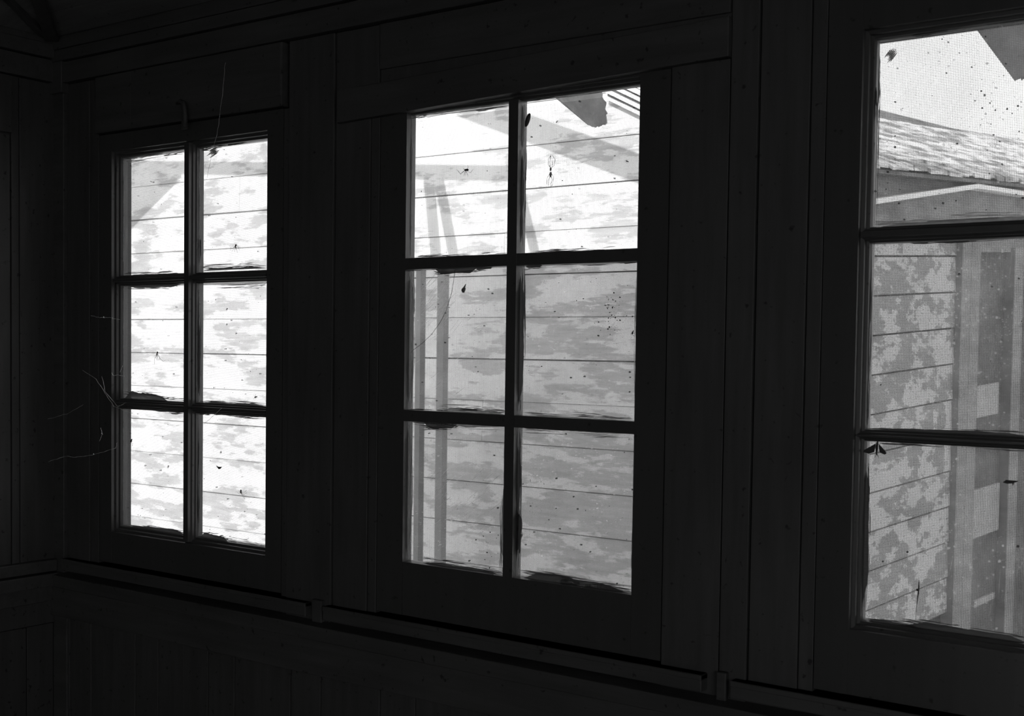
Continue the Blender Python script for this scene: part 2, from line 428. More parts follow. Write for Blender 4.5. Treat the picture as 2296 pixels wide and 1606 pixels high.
trim(8, b, 'long sill ledge under the windows')
b = MB(); b.box(0.0, 0.036, -4.3, -0.014, -0.580, -0.549); b.box(0.0, 0.016, -4.3, -0.014, -0.62, -0.581)
trim(9, b, 'long sill ledge along the left wall')
n = 10
for x0, x1, w in ((0.052, 0.876, 'left window'), (0.924, 1.764, 'middle window'), (1.814, 4.5, 'right window')):
    b = MB(); b.box(x0, x1, -0.020, 0.03, -0.541, -0.513); b.box(x0, x1, -0.0215, 0.03, -0.5225, -0.5130)
    trim(n, b, 'low strip lying on the sill ledge under the ' + w); n += 1
b = MB(); b.box(0.0, 0.024, -1.3, -0.012, -0.546, -0.518)
trim(13, b, 'low strip on the sill ledge along the left wall')
for i, (x0, x1) in enumerate(((0.8865, 0.9130), (1.7860, 1.8030))):
    b = MB(); b.box(x0, x1, -0.012, 0.03, -0.565, -0.505)
    trim(14+i, b, ('foot of the post between the left and the middle window', 'foot of the post between the middle and the right window')[i])
b = MB(); b.box(0.169, 0.788, -0.010, 0.031, 0.493, 0.6225); b.box(0.30, 0.785, -0.0108, 0.0, 0.513, 0.6225)
trim(16, b, 'header board over the left window')
b = MB(); b.hexa([(0.943, -0.012, 0.443), (1.785, -0.012, 0.466), (1.785, 0.031, 0.466), (0.943, 0.031, 0.443),
                  (0.943, -0.012, 0.506), (1.785, -0.012, 0.529), (1.785, 0.031, 0.529), (0.943, 0.031, 0.506)])
trim(17, b, 'slightly tilted header board over the middle window')
b = MB(); b.box(1.048, 1.783, -0.004, 0.03, 0.536, 0.622)
trim(18, b, 'upper board above the header of the middle window')

h = MB(); h.tube([(0.470, -0.018, 0.530), (0.488, -0.022, 0.533), (0.500, -0.022, 0.526), (0.503, -0.022, 0.510), (0.502, -0.020, 0.492), (0.496, -0.016, 0.478)], [0.003, 0.004, 0.005, 0.005, 0.006, 0.004], 8)
h.box(0.484, 0.498, -0.016, -0.0105, 0.472, 0.500)
tag(h.build('wall_hook', M_metal), 'bent dark hook fixed above the left window', 'hook')

# ------------------------------------------------------------------ the windows
rnd = random.Random(5)
PROFILE = [(0.0, 0.0), (0.10, -0.30), (0.34, -0.36), (0.42, -0.62), (0.72, -0.70), (0.80, -1.0)]   # across / depth share

def member_v(mb, g0, g1, z0, z1, d, w, back, sides=(True, True)):
    """upright member between glass edges g0 < g1; moulded sides, front at y=0"""
    pl = []
    if sides[0]: pl += [(g0 + a*w, d + c*d) for a, c in PROFILE]
    else: pl += [(g0, back), (g0, 0.0)]
    if sides[1]: pl += [(g1 - a*w, d + c*d) for a, c in reversed(PROFILE)] + [(g1, back)]
    else: pl += [(g1, 0.0), (g1, back)]
    if sides[0]: pl += [(g0, back)]
    mb.prism(pl, lambda a, y_: (a, y_+YO, z0), lambda a, y_: (a, y_+YO, z1))
def member_h(mb, g0, g1, x0, x1, d, w, back, sides=(True, True)):
    pl = []
    if sides[0]: pl += [(g0 + a*w, d + c*d) for a, c in PROFILE]
    else: pl += [(g0, back), (g0, 0.0)]
    if sides[1]: pl += [(g1 - a*w, d + c*d) for a, c in reversed(PROFILE)] + [(g1, back)]
    else: pl += [(g1, 0.0), (g1, back)]
    if sides[0]: pl += [(g0, back)]
    mb.prism(pl, lambda a, y_: (x0, y_+YO+.0006, a), lambda a, y_: (x1, y_+YO+.0006, a))
YO = 0.002

def window(n, X0, X1, Z0_, Z1_, gxs, gzs, d, w, mats, label, scr=True):
    wm = w*0.62                                # the bars have a smaller moulding than the frame
    W = root('window_%d' % n, ((X0+X1)/2, 0.0, Z0_), label, 'window', kind='structure')
    back = d + 0.012
    # stiles
    for (a, b_, s) in ((X0, gxs[0][0], (False, True)), (gxs[-1][1], X1, (True, False))):
        q = MB(); member_v(q, a, b_, Z0_, Z1_, d, w, back, s); q.build('stile', M_sash, W)
    xa, xb = gxs[0][0]-w+0.0006, gxs[-1][1]+w-0.0006
    # rails: front part stops at the stile joint
    for (a, b_, s, nm) in ((Z0_, gzs[-1][0], (False, True), 'bottom_rail'), (gzs[0][1], Z1_, (True, False), 'top_rail')):
        q = MB(); member_h(q, a, b_, xa, xb, d, (0.0150 if w < 0.001 and nm == 'top_rail' else w), back, s); q.build(nm, M_sash, W)
    for i in range(len(gxs)-1):
        q = MB(); member_v(q, gxs[i][1], gxs[i+1][0], gzs[-1][0]-w*0.6, gzs[0][1]+w*0.6, d, wm, back); q.build('muntin', M_sash, W)
    for j in range(len(gzs)-1):
        q = MB(); member_h(q, gzs[j+1][1], gzs[j][0], gxs[0][0]-w*0.6, gxs[-1][1]+w*0.6, d, wm, back); q.build('muntin', M_sash, W)
    panes = {}
    for j, (z0, z1) in enumerate(gzs):
        for i, (x0, x1) in enumerate(gxs):
            q = MB(); q.box(x0-0.003, x1+0.003, YO+d, YO+d+0.003, z0-0.003, z1+0.003)
            panes[(i, j)] = q.build('pane', mats[(i, j)], W)
    if scr:
        q = MB(); q.add([(X0+.02, 0.052, Z0_+.02), (X1-.02, 0.052, Z0_+.02), (X1-.02, 0.052, Z1_-.02), (X0+.02, 0.052, Z1_-.02)], [(0, 1, 2, 3)])
        q.build('insect_screen', M_screen, W)
    return W, panes

w1x = [(0.230, 0.4628), (0.4965, 0.7198)]; w1z = [(0.1650, 0.436), (-0.1215, 0.1400), (-0.4200, -0.1465)]
w2x = [(1.1140, 1.3514), (1.3730, 1.6190)]; w2z = [(0.1745, 0.4450), (-0.1135, 0.1525), (-0.4050, -0.1355)]
w3x = [(2.0090, 2.2560), (2.2910, 2.5400)]; w3z = [(0.1925, 0.4670), (-0.1080, 0.1675), (-0.3960, -0.1270)]
g1 = {(i, j): glass('glass_left_window_%d%d' % (i, j), 0.985, 0.015, 0.0, i*3+j*5+1.0, 0.10, 0.6) for i in range(2) for j in range(3)}
_p = {(0, 0): (0.97, 0.03, 0.03, 0.03), (1, 0): (0.97, 0.03, 0.05, 0.05), (0, 1): (0.93, 0.12, 0.05, 0.10), (1, 1): (0.86, 0.08, 0.16, 0.15),
      (0, 2): (0.85, 0.08, 0.16, 0.10), (1, 2): (0.81, 0.08, 0.22, 0.08)}
g2 = {k: glass('glass_middle_window_%d%d' % k, v[0], v[1], v[2], k[0]*7+k[1]*2+20.0, v[3], 0.5) for k, v in _p.items()}
_p = {(0, 0): (0.84, 0.05, 0.10, 0.30), (0, 1): (0.80, 0.10, 0.85, 0.05), (0, 2): (0.80, 0.09, 0.45, 0.04)}
g3 = {k: glass('glass_right_window_%d%d' % k, v[0], v[1], v[2], k[1]*2+41.0, v[3], 0.8) for k, v in _p.items()}
for j in range(3): g3[(1, j)] = g3[(0, j)]

W1, P1 = window(1, 0.170, 0.782, -0.508, 0.490, w1x, w1z, 0.022, 0.0185, g1, 'left window of six bright panes beside the corner, moulded dark sash')
W2, P2 = window(2, 1.048, 1.6765, -0.508, 0.462, w2x, w2z, 0.014, 0.0006, g2, 'middle window of six panes with paint-smeared edges')
W3, P3 = window(3, 1.9425, 2.6175, -0.508, 0.557, w3x, w3z, 0.022, 0.0170, g3, 'right window cut by the picture edge, dusty speckled panes')

def smear(panes, key, gx_, gz_, d, edge, u0, u1, h0, h1, mat, seed, jag=0.45, off=0.0, yo=0.0008):
    """ragged stroke along one edge of a pane, a thin layer on the room side of the glass"""
    r = random.Random(seed); x0, x1 = gx_[key[0]]; z0, z1 = gz_[key[1]]
    L_ = (x1-x0) if edge in 'bt' else (z1-z0)
    def P(a, c):
        if edge == 'b': return (x0+a, z0-0.001+c)
        if edge == 't': return (x0+a, z1+0.001-c)
        if edge == 'l': return (x0-0.001+c, z1-a)
        return (x1+0.001-c, z1-a)
    q = MB(); y1 = YO+d-0.0002
    def lay(ua, ub, lo_a, lo_b, ha, hb, jg, sd, thick):
        n_ = max(8, int(abs(ub-ua)*L_/0.0022)); inner = []; outer = []
        for i in range(n_+1):
            t = i/n_; u = ua + (ub-ua)*t
            env = min(1.0, t/0.22, (1-t)/0.22); env = env*env*(3-2*env)
            k_ = 1 + jg*(noise.noise(Vector((u*L_*24, sd*3.1, 0)))*1.3 + noise.noise(Vector((u*L_*110, sd*1.7, 5)))*0.6)
            lo = lo_a + (lo_b-lo_a)*t
            inner.append((u*L_, max(0.0, lo))); outer.append((u*L_, max(0.0, lo) + max(0.00015, (ha+(hb-ha)*t)*env*max(0.1, k_))))
        for i in range(n_):
            c = [P(*inner[i]), P(*inner[i+1]), P(*outer[i+1]), P(*outer[i])]
            q.add([(p[0], y1-thick, p[1]) for p in c] + [(p[0], y1, p[1]) for p in c],
                  [(0, 1, 2, 3), (4, 7, 6, 5), (3, 2, 6, 7), (0, 4, 5, 1)] + ([(0, 3, 7, 4)] if i == 0 else []) + ([(1, 5, 6, 2)] if i == n_-1 else []))
    core = 0.78 if jag < 0.32 else (0.45 if jag < 0.6 else 0.2)
    lay(u0, u1, off, off, h0*core, h1*core, jag*0.8, seed, yo)
    ns = int(3 + 900*(h0+h1)/2)                                     # bristle strokes along the edge
    for k in range(ns):
        c0 = r.uniform(0, 1); ln = abs(u1-u0)*r.uniform(.12, .55); a_ = max(u0, u0+(u1-u0)*c0-ln/2); b2 = min(u1, a_+ln)
        if b2-a_ < .04: continue
        tt = ((a_+b2)/2-u0)/(u1-u0+1e-6); hh = h0+(h1-h0)*tt
        lo = off + hh*r.uniform(core*.6, 1.0)*min(1, .35+2.2*min(tt, 1-tt)); sl = hh*r.uniform(-.16, .16)
        lay(a_, b2, lo-sl, lo+sl, r.uniform(.0005, .0017), r.uniform(.0004, .0014), .5, seed+k*.37, yo*r.uniform(.3, .9))
    return q.build('paint_smear', mat, panes[key])

S1 = lambda *a, **k: smear(P1, a[0], w1x, w1z, 0.022, *a[1:], **k)
S2 = lambda *a, **k: smear(P2, a[0], w2x, w2z, 0.014, *a[1:], **k)
S3 = lambda *a, **k: smear(P3, a[0], w3x, w3z, 0.022, *a[1:], **k)
A, B_, C_, D_ = M_smear, M_smearv, M_filmh, M_filmv
# left window
S1((0,0), 'b', .01, .97, .009, .008, A, 1, .7); S1((0,0), 't', .02, .62, .014, .006, C_, 2, .5); S1((0,0), 't', .02, .5, .005, .004, A, 3, .8); S1((0,0), 't', .6, .98, .004, .006, A, 4, .9, .003); S1((0,0), 'l', .02, .98, .003, .004, D_, 5)
S1((1,0), 'b', .03, .99, .014, .010, A, 6, .35, .004); S1((1,0), 't', .03, .42, .012, .004, A, 7, .9); S1((1,0), 't', .4, .9, .003, .002, A, 8, .8); S1((1,0), 'l', .72, .93, .005, .004, B_, 9, .5, .003); S1((1,0), 'l', .0, .7, .002, .003, D_, 10)
S1((0,1), 't', .03, .93, .008, .009, A, 11, .3); S1((0,1), 'b', .00, .72, .026, .012, A, 12, .22); S1((0,1), 'b', .66, .99, .008, .005, A, 13, .7, .003); S1((0,1), 'l', .02, .98, .004, .003, D_, 14)
S1((1,1), 't', .22, .95, .007, .010, A, 15, .8, .005); S1((1,1), 'l', .30, .98, .008, .007, B_, 16, .25); S1((1,1), 'l', .05, .4, .004, .006, D_, 17); S1((1,1), 'b', .02, .99, .007, .009, A, 18, .45)
S1((0,2), 't', .45, .97, .003, .006, A, 19, .5); S1((0,2), 'b', .05, .98, .004, .014, A, 20, .25); S1((0,2), 'l', .0, .98, .002, .003, D_, 21)
S1((1,2), 't', .0, .18, .004, .004, A, 22); S1((1,2), 't', .2, .98, .005, .006, A, 23, .7); S1((1,2), 'b', .02, .45, .016, .010, A, 24, .3); S1((1,2), 'b', .4, .99, .011, .008, C_, 25, .9); S1((1,2), 'l', .1, .98, .004, .006, B_, 26, .4)
# middle window
S2((0,0), 'l', .0, .99, .003, .003, D_, 31, .2); S2((0,0), 't', .05, .98, .010, .012, C_, 32, .7); S2((0,0), 't', .0, .16, .006, .004, A, 33, .8, .003); S2((0,0), 't', .55, .85, .003, .003, A, 34, .9, .006); S2((0,0), 'r', .20, .90, .010, .009, B_, 35, .5); S2((0,0), 'b', .02, .6, .006, .004, A, 36, .8); S2((0,0), 'b', .3, .98, .006, .006, C_, 37, .8)
S2((1,0), 'l', .30, .97, .011, .009, B_, 38, .4); S2((1,0), 'l', .0, .34, .004, .005, D_, 39, .2); S2((1,0), 't', .0, .5, .003, .003, A, 40, .8); S2((1,0), 'b', .10, .92, .007, .008, A, 41, .8); S2((1,0), 'r', .1, .9, .002, .003, B_, 42, .8); S2((1,0), 't', .3, .98, .004, .004, C_, 43)
S2((0,1), 't', .24, .70, .014, .013, A, 44, .15); S2((0,1), 't', .65, .85, .009, .002, A, 45, .3); S2((0,1), 't', .0, .3, .003, .003, A, 46, .8); S2((0,1), 'l', .0, 1.0, .016, .012, D_, 47, .2); S2((0,1), 'r', .2, .98, .007, .011, B_, 48, .6); S2((0,1), 'b', .3, .98, .014, .016, C_, 49, .5); S2((0,1), 'b', .45, .97, .004, .006, A, 50, .8, .004); S2((0,1), 'b', .0, .4, .003, .003, A, 51, .8)
S2((1,1), 'l', .02, .98, .014, .010, B_, 52, .30); S2((1,1), 't', .03, .20, .010, .007, A, 53, .4); S2((1,1), 't', .2, .99, .004, .004, A, 54, .6); S2((1,1), 'r', .1, .98, .011, .010, D_, 55, .4); S2((1,1), 'b', .05, .98, .010, .010, C_, 56, .6); S2((1,1), 'b', .5, .95, .005, .004, A, 57, .6, .003); S2((1,1), 'r', .35, .6, .003, .003, B_, 58, .6)
S2((0,2), 't', .14, .52, .016, .013, A, 59, .2); S2((0,2), 't', .0, .98, .008, .014, C_, 60, .5); S2((0,2), 'l', .0, .99, .013, .013, D_, 61, .15); S2((0,2), 'r', .10, .98, .006, .026, D_, 62, .15); S2((0,2), 'b', .12, .98, .013, .009, A, 63, .35); S2((0,2), 'r', .0, .6, .004, .003, B_, 64, .6)
S2((1,2), 'l', .02, .98, .009, .011, B_, 65, .35); S2((1,2), 'l', .55, .85, .014, .012, A, 66, .2); S2((1,2), 't', .02, .98, .011, .009, C_, 67, .6); S2((1,2), 'b', .03, .97, .020, .010, A, 68, .25); S2((1,2), 'r', .15, .99, .005, .012, D_, 69, .3); S2((1,2), 'b', .3, .98, .022, .012, C_, 70, .5); S2((1,2), 't', .0, .9, .002, .003, A, 71, .9)
# right window
S3((0,0), 'l', .05, .98, .003, .0035, B_, 81, .8, .004); S3((0,0), 'l', .25, .6, .004, .003, A, 82, .7); S3((0,0), 'b', .0, .99, .010, .014, C_, 83, .4); S3((0,0), 't', .1, .45, .003, .003, A, 84, .8)
S3((0,1), 'l', .0, .98, .003, .004, B_, 85, .6); S3((0,1), 't', .05, .9, .003, .004, A, 86, .7); S3((0,1), 'b', .0, .99, .003, .008, A, 87, .3)
S3((0,2), 'l', .12, .96, .009, .008, A, 88, .25); S3((0,2), 't', .05, .99, .003, .005, A, 89, .7); S3((0,2), 'b', .02, .35, .006, .004, A, 90, .3); S3((0,2), 'b', .22, .99, .012, .010, A, 91, .3); S3((0,0), 't', .0, .98, .003, .003, C_, 92, .6)

def stroke_blob(name, mat, parent, c, L_, h, ang, y_, seed, nst=6):
    """a few brush bristle marks beside each other"""
    r = random.Random(seed); q = MB(); ca, sa = math.cos(ang), math.sin(ang)
    for k in range(nst):
        o = (k-(nst-1)/2)*h/nst; l = L_*(0.6+0.4*r.random()); s = (r.random()-.5)*L_*.35
        pts = []
        for t in (-.5, -.2, .2, .5):
            a = s + t*l; pts.append((c[0]+a*ca-o*sa, y_, c[1]+a*sa+o*ca))
        q.tube(pts, [0.0002, h/nst*0.5, h/nst*0.45, 0.0002], 5)
    q.build(name, mat, parent)
stroke_blob('paint_smear', M_smear, P3[(0, 0)], (2.032, 0.445), 0.024, 0.013, math.radians(50), 0.0225, 7)
stroke_blob('paint_smear', M_smear, P1[(1, 0)], (0.545, 0.425), 0.040, 0.016, math.radians(20), 0.0225, 9)

M_scr = film('scratch_haze', 0.9, 0.55, (1, 1, 1))
def scratches(pane, x0, x1, z0, z1, n_, ang, d, seed):
    r = random.Random(seed); q = MB(); yy = YO+d-.0003
    for _ in range(n_):
        cx, cz_ = r.uniform(x0, x1), r.uniform(z0, z1); l = r.uniform(.012, .045); a = ang + r.uniform(-.10, .10); w_ = r.uniform(.00012, .00035)
        dx, dz = math.cos(a)*l/2, math.sin(a)*l/2; nx, nz = -math.sin(a)*w_, math.cos(a)*w_
        pl = [(cx-dx, cz_-dz), (cx+nx, cz_+nz), (cx+dx, cz_+dz), (cx-nx, cz_-nz)]
        q.prism(pl, lambda u, v: (u, yy-.0003, v), lambda u, v: (u, yy, v))
    q.build('scratches', M_scr, pane)
scratches(P2[(0, 1)], 1.15, 1.23, .04, .145, 46, math.radians(42), .014, 1)
scratches(P2[(0, 1)], 1.13, 1.30, -.09, .10, 30, math.radians(30), .014, 2)
scratches(P2[(0, 2)], 1.17, 1.33, -.33, -.22, 60, math.radians(38), .014, 3)
scratches(P3[(0, 1)], 2.13, 2.24, -.08, .15, 24, math.radians(84), .022, 4)
scratches(P3[(0, 2)], 2.13, 2.24, -.36, -.16, 18, math.radians(86), .022, 5)

# ------------------------------------------------------------------ insects, webs and bits on the glass
def small(name, mb, label, cat, mat=None, group=None):
    return tag(mb.build(name, mat or M_bug), label, cat, group)

def spider(c, s, body_ang, legs, label, y_, thin=0.00030, body=1.0):
    q = MB(); ca, sa = math.cos(body_ang), math.sin(body_ang)
    ax = Vector((ca, 0, sa))
    q.ball(Vector((c[0], y_, c[1])) + ax*0.0026*s, 0.0030*s*body, 0.0016*s, 0.0017*s*body, -body_ang, 10, 7)
    q.ball(Vector((c[0], y_, c[1])) - ax*0.0008*s, 0.0015*s*body, 0.0012*s, 0.0013*s*body, -body_ang, 8, 6)
    for pts in legs:
        q.tube([(c[0], y_, c[1])] + [(c[0]+p[0]*s, y_+(p[2] if len(p) > 2 else 0.0), c[1]+p[1]*s) for p in pts], [thin*1.4] + [thin]*(len(pts)-1) + [thin*0.6], 5)
    return small('spider', q, label, 'spider')

mm = 0.001
def LG(*a): return [(p[0]*mm, p[1]*mm) for p in a]
spider((0.619, 0.2170), 1.0, math.radians(60), [LG((-6, -2), (-11, -5), (-14, -1), (-16, -8)), LG((-4, -3), (-8, -9), (-12, -10)), LG((4, -3), (10, -4), (13, -9)), LG((3, -4), (5, -10), (7, -14)), LG((-1, -5), (-2, -9), (-1, -12)), LG((5, 1), (9, -1), (12, -3)), LG((1, -4), (2, -8)), LG((-3, -1), (-7, -2))],
       'small long-legged spider in the top right pane of the left window', 0.019)
spider((0.359, -0.016), 1.0, math.radians(75), [LG((-5, -4), (-9, -12), (-9, -24)), LG((-3, -5), (-5, -9), (-7, -10)), LG((3, -3), (9, -10), (22, -17), (29, -14)), LG((0, -4), (1, -12), (6, -14), (8, -9)), LG((4, 0), (8, -7), (12, -13)), LG((-3, 0), (-10, -6)), LG((2, -6), (2, -12)), LG((-2, -5), (-3, -13), (4, -15))],
       'small long-legged spider in the middle left pane of the left window', 0.019)
spider((0.640, -0.310), 1.0, math.radians(90), [LG((-4, -2), (-8, -3), (-12, 0)), LG((4, -2), (10, -4), (14, -1), (20, -1)), LG((2, -4), (8, -9), (13, -14)), LG((3, -3), (12, -8), (17, -7)), LG((-2, -3), (-5, -6)), LG((0, -3), (1, -6)), LG((4, 0), (12, 1), (18, 6)), LG((-3, 0), (-7, 2))],
       'small spider in the bottom right pane of the left window', 0.019)
spider((1.249, 0.332), 1.25, math.radians(-5), [LG((-5, -3), (-9, -6), (-15, 1)), LG((-4, -2), (-10, -5), (-17, 2)), LG((5, -3), (9, -5), (14, 0)), LG((2, -4), (5, -10)), LG((-2, -4), (-3, -9)), LG((3, 1), (5, 4), (3, 6)), LG((0, -4), (0, -8)), LG((-3, 1), (-5, 3))],
       'small black spider in the top left pane of the middle window', 0.011)
M_sp = plain('pale_spider', 0.40, 0.6, 0.3)
q = MB(); cx_, cz_ = 1.4375, 0.315
q.ball((cx_, .011, cz_+.004), .0018, .0014, .0036, 0, 10, 7); q.ball((cx_, .011, cz_-.005), .0024, .0016, .0050, .1, 10, 7)
for pts in ([(0, 6), (-5, 12), (-5, 22), (0, 28)], [(1, 6), (7, 10), (9, 20), (3, 28)], [(-1, 7), (-2, 16), (0, 30)], [(2, 8), (4, 14), (2, 20)],
            [(-2, -4), (-7, -10), (-8, -22)], [(2, -4), (6, -9), (5, -22), (-1, -28)], [(0, -8), (-4, -14), (-4, -24)], [(1, -8), (3, -15), (0, -24)]):
    q.tube([(cx_ + p[0]*mm, .011, cz_ + p[1]*mm) for p in pts], [.0005, .0004, .0004, .0003][:len(pts)], 5)
tag(q.build('spider', M_sp), 'grey upright spider in the top right pane of the middle window', 'spider')

q = MB(); q.ball((1.3875, 0.010, 0.409), 0.0046, 0.0030, 0.0125, math.radians(20), 14, 9)
small('beetle', q, 'black oval beetle beside the upright bar, top right pane of the middle window', 'beetle')

# moth sitting in the corner of the lowest right-window pane
q = MB(); mx_, mz = 2.0235, -0.139; my = 0.016
q.tube([(mx_+.004, my, mz+.013), (mx_+.0035, my-.001, mz+.004), (mx_+.003, my, mz-.007)], [.0012, .0022, .0008], 8)
for s in (-1, 1):
    wpts = [(0.002, 0.010), (0.020 if s < 0 else 0.013, -0.001), (0.021 if s < 0 else 0.014, -0.004), (0.012, -0.006), (0.004, -0.003)]
    q.prism([(mx_+.0035+s*a, mz+c) for a, c in wpts], lambda a, c: (a, my, c), lambda a, c: (a, my+.0008, c))
    q.tube([(mx_+.0035, my, mz-.005), (mx_+.0035+s*.003, my, mz-.011)], .0004, 5)
small('moth', q, 'dark moth with spread wings at the top left corner of the lowest right-window pane', 'moth')

def fly(c, s, ang, label, y_, seed, cat='fly', name='fly'):
    r = random.Random(seed); q = MB(); ca, sa = math.cos(ang), math.sin(ang)
    q.ball((c[0], y_, c[1]), .0032*s, .0015*s, .0015*s, -ang, 8, 6, .3)
    q.ball((c[0]+.0038*s*ca, y_, c[1]+.0038*s*sa), .0013*s, .0012*s, .0012*s, 0, 8, 6)
    for k in range(5):
        a = ang + math.pi*(0.3+0.3*k) + r.uniform(-.3, .3); l = s*r.uniform(.004, .008)
        q.tube([(c[0], y_, c[1]), (c[0]+l*.6*math.cos(a), y_-.0005, c[1]+l*.6*math.sin(a)), (c[0]+l*math.cos(a+.5), y_, c[1]+l*math.sin(a+.5))], .00025*s, 5)
    small(name, q, label, cat)
fly((0.684, -0.104), 1.0, .2, 'dead fly near the lower right corner of the middle right pane, left window', 0.019, 3)
q = MB()
for k in range(26):
    a = k*2.0*math.pi/25
fly((0.266, -0.220), 1.2, 1.1, 'curled dead fly in web at the left of the bottom left pane, left window', 0.019, 4)
fly((0.399, -0.271), .8, 1.1, 'small dead midge in the centre of the bottom left pane, left window', 0.019, 5, 'midge', 'midge')
fly((0.623, 0.031), .55, .1, 'tiny midge under another one, middle right pane of the left window', 0.019, 6, 'midge', 'midge')
fly((0.593, 0.083), .65, .9, 'tiny slanting midge near the top of the middle right pane, left window', 0.019, 7, 'midge', 'midge')
fly((0.593, 0.050), .55, 1.6, 'tiny upright midge left of centre in the middle right pane, left window', 0.019, 8, 'midge', 'midge')
fly((0.576, -0.228), .7, 1.5, 'tiny upright midge in the upper part of the bottom right pane, left window', 0.019, 9, 'midge', 'midge')
fly((1.591, 0.321), .7, -.4, 'tiny black midge near the right edge of the top right pane, middle window', 0.011, 10, 'midge', 'midge')
fly((1.449, 0.400), .55, .6, 'tiny black midge in the upper left of the top right pane, middle window', 0.011, 11, 'midge', 'midge')
fly((1.608, 0.034), .9, 1.2, 'small dead fly at the right edge of the middle right pane, middle window', 0.011, 12)
q = MB(); q.prism([(-.009, .003), (-.001, .001), (.010, .002), (.004, -.003), (.0, -.004), (-.004, -.001)], lambda a, c: (0.570+a, .018, -.261+c), lambda a, c: (0.570+a, .0195, -.261+c))
small('wing_fragment', q, 'black wedge-shaped insect wing in the bottom right pane of the left window', 'wing')
q = MB(); q.prism([(-.0105, -.002), (-.004, -.0035), (.005, -.0015), (.011, .0015), (.003, .0015), (-.006, .002)], lambda a, c: (2.217+a, .018, -.172+c), lambda a, c: (2.217+a, .0200, -.172+c))
small('wing_fragment', q, 'black sliver of insect wing near the right edge of the lowest right-window pane', 'wing')
M_flake = plain('dry_flake', 0.14, 0.8, 0.2, .4, 300)
q = MB(); q.prism([(0, -.006), (.003, -.0055), (.006, .001), (.0045, .004), (.0065, .010), (.002, .0045), (-.0025, .001), (-.003, -.002)], lambda a, c: (1.246+a, .0100, .113+c), lambda a, c: (1.246+a, .0120, .113+c))
tag(q.build('dry_leaf', M_flake), 'tiny torn leaf caught on the middle left pane of the middle window', 'leaf')
q = MB(); q.tube([(1.2270, .0105, .150), (1.226, .0105, .140), (1.2205, .0100, .108), (1.208, .010, .075), (1.194, .010, .053), (1.173, .010, .030), (1.150, .010, .013), (1.128, .010, .000), (1.121, .010, -.006)], [.0004]*8+[.00015], 6)
tag(q.build('hair', M_bug), 'long curved dark hair across the middle left pane of the middle window', 'hair')
q = MB(); q.tube([(2.0935, .018, -.325), (2.0935, .018, -.336), (2.093, .018, -.345), (2.091, .018, -.366), (2.0905, .018, -.384)], [.0003, .0010, .0012, .0003, .0002], 6); q.ball((2.092, .0175, -.340), .0022, .0015, .0018)
tag(q.build('twig', M_bug), 'thin dark twig hanging on the lowest right-window pane', 'twig')

# fine flecks nobody could count, one object per window
def specks(pmap, gx_, gz_, d, keys, label, seed, clusters=()):
    r = random.Random(seed); q = MB()
    def one(x, z, s):
        a = r.random()*3.14; k = r.randint(5, 7)
        pl = [(math.cos(2*math.pi*i/k)*s*r.uniform(.6, 1.2), math.sin(2*math.pi*i/k)*s*r.uniform(.5, 1.0)) for i in range(k)]
        pl = [(u*math.cos(a)-v*math.sin(a), u*math.sin(a)+v*math.cos(a)) for u, v in pl]
        y1 = YO+d-.0002
        q.prism(pl, lambda u, v: (x+u, y1-.0006, z+v), lambda u, v: (x+u, y1, z+v))
    for (i, j), cnt in keys.items():
        x0, x1 = gx_[i]; z0, z1 = gz_[j]
        for _ in range(cnt): one(r.uniform(x0+.008, x1-.008), r.uniform(z0+.008, z1-.008), .00028 + .0011*r.random()**4)
    for (cx, cz_, rad, cnt) in clusters:
        for _ in range(cnt): one(r.gauss(cx, rad), r.gauss(cz_, rad*1.3), .0004+.0014*r.random()**3)
    tag(q.build('dirt_specks', M_bug), label, 'dirt', kind='stuff')
specks(P1, w1x, w1z, .022, {(0,0): 30, (1,0): 30, (0,1): 35, (1,1): 60, (0,2): 60, (1,2): 60}, 'scattered dark flecks on the panes of the left window', 3)
specks(P2, w2x, w2z, .014, {(0,0): 25, (1,0): 30, (0,1): 35, (1,1): 60, (0,2): 45, (1,2): 35}, 'scattered dark flecks on the panes of the middle window', 4, [(1.565, .065, .016, 90), (1.31, -.36, .02, 30), (1.42, -.27, .02, 12)])
specks(P3, w3x, w3z, .022, {(0,0): 70, (0,1): 20, (0,2): 20}, 'scattered dark flecks on the panes of the right window', 5, [(2.16, .36, .02, 25), (2.19, .33, .02, 25)])

# cobwebs
def web(strands, label, r0=.00035, seed=1, lumps=()):
    r = random.Random(seed); q = MB()
    for pts in strands:
        out = []
        for a, c in zip(pts[:-1], pts[1:]):
            for k in range(6):
                t = k/6; out.append([a[i]+(c[i]-a[i])*t + r.uniform(-1, 1)*.0008 for i in range(3)])
        out.append(list(pts[-1]))
        q.tube(out, [r0*r.uniform(.5, 1.3) for _ in out], 4)
    for c in lumps: q.ball(c, .0022, .0012, .0014, r.random()*3, 8, 5, .4)
    tag(q.build('cobweb', M_web), label, 'cobweb')
web([[(-.0+.012, -.03, -.178), (.089, -.030, -.162), (.135, -.03, -.145), (.150, -.028, -.138)]], 'faint cobweb strand across the dark boards left of the left window, the upper one', .0003, 1)
web([[(.012, -.03, -.281), (.089, -.03, -.262), (.118, -.03, -.264), (.167, -.03, -.258), (.218, -.028, -.247), (.262, -.02, -.234)], [(.262, -.02, -.234), (.266, -.02, -.222)]], 'longest cobweb strand, running from the corner to the left edge of the left window', .00045, 2, [(.192, -.03, -.252)])
web([[(.150, -.03, -.057), (.201, -.03, -.077), (.234, -.03, -.107), (.267, -.03, -.138), (.324, -.02, -.152)], [(.223, -.03, -.070), (.236, -.03, -.105), (.275, -.025, -.138), (.300, -.02, -.128)]], 'two cobweb strands crossing onto the lower muntin at the left edge of the left window', .0004, 3)
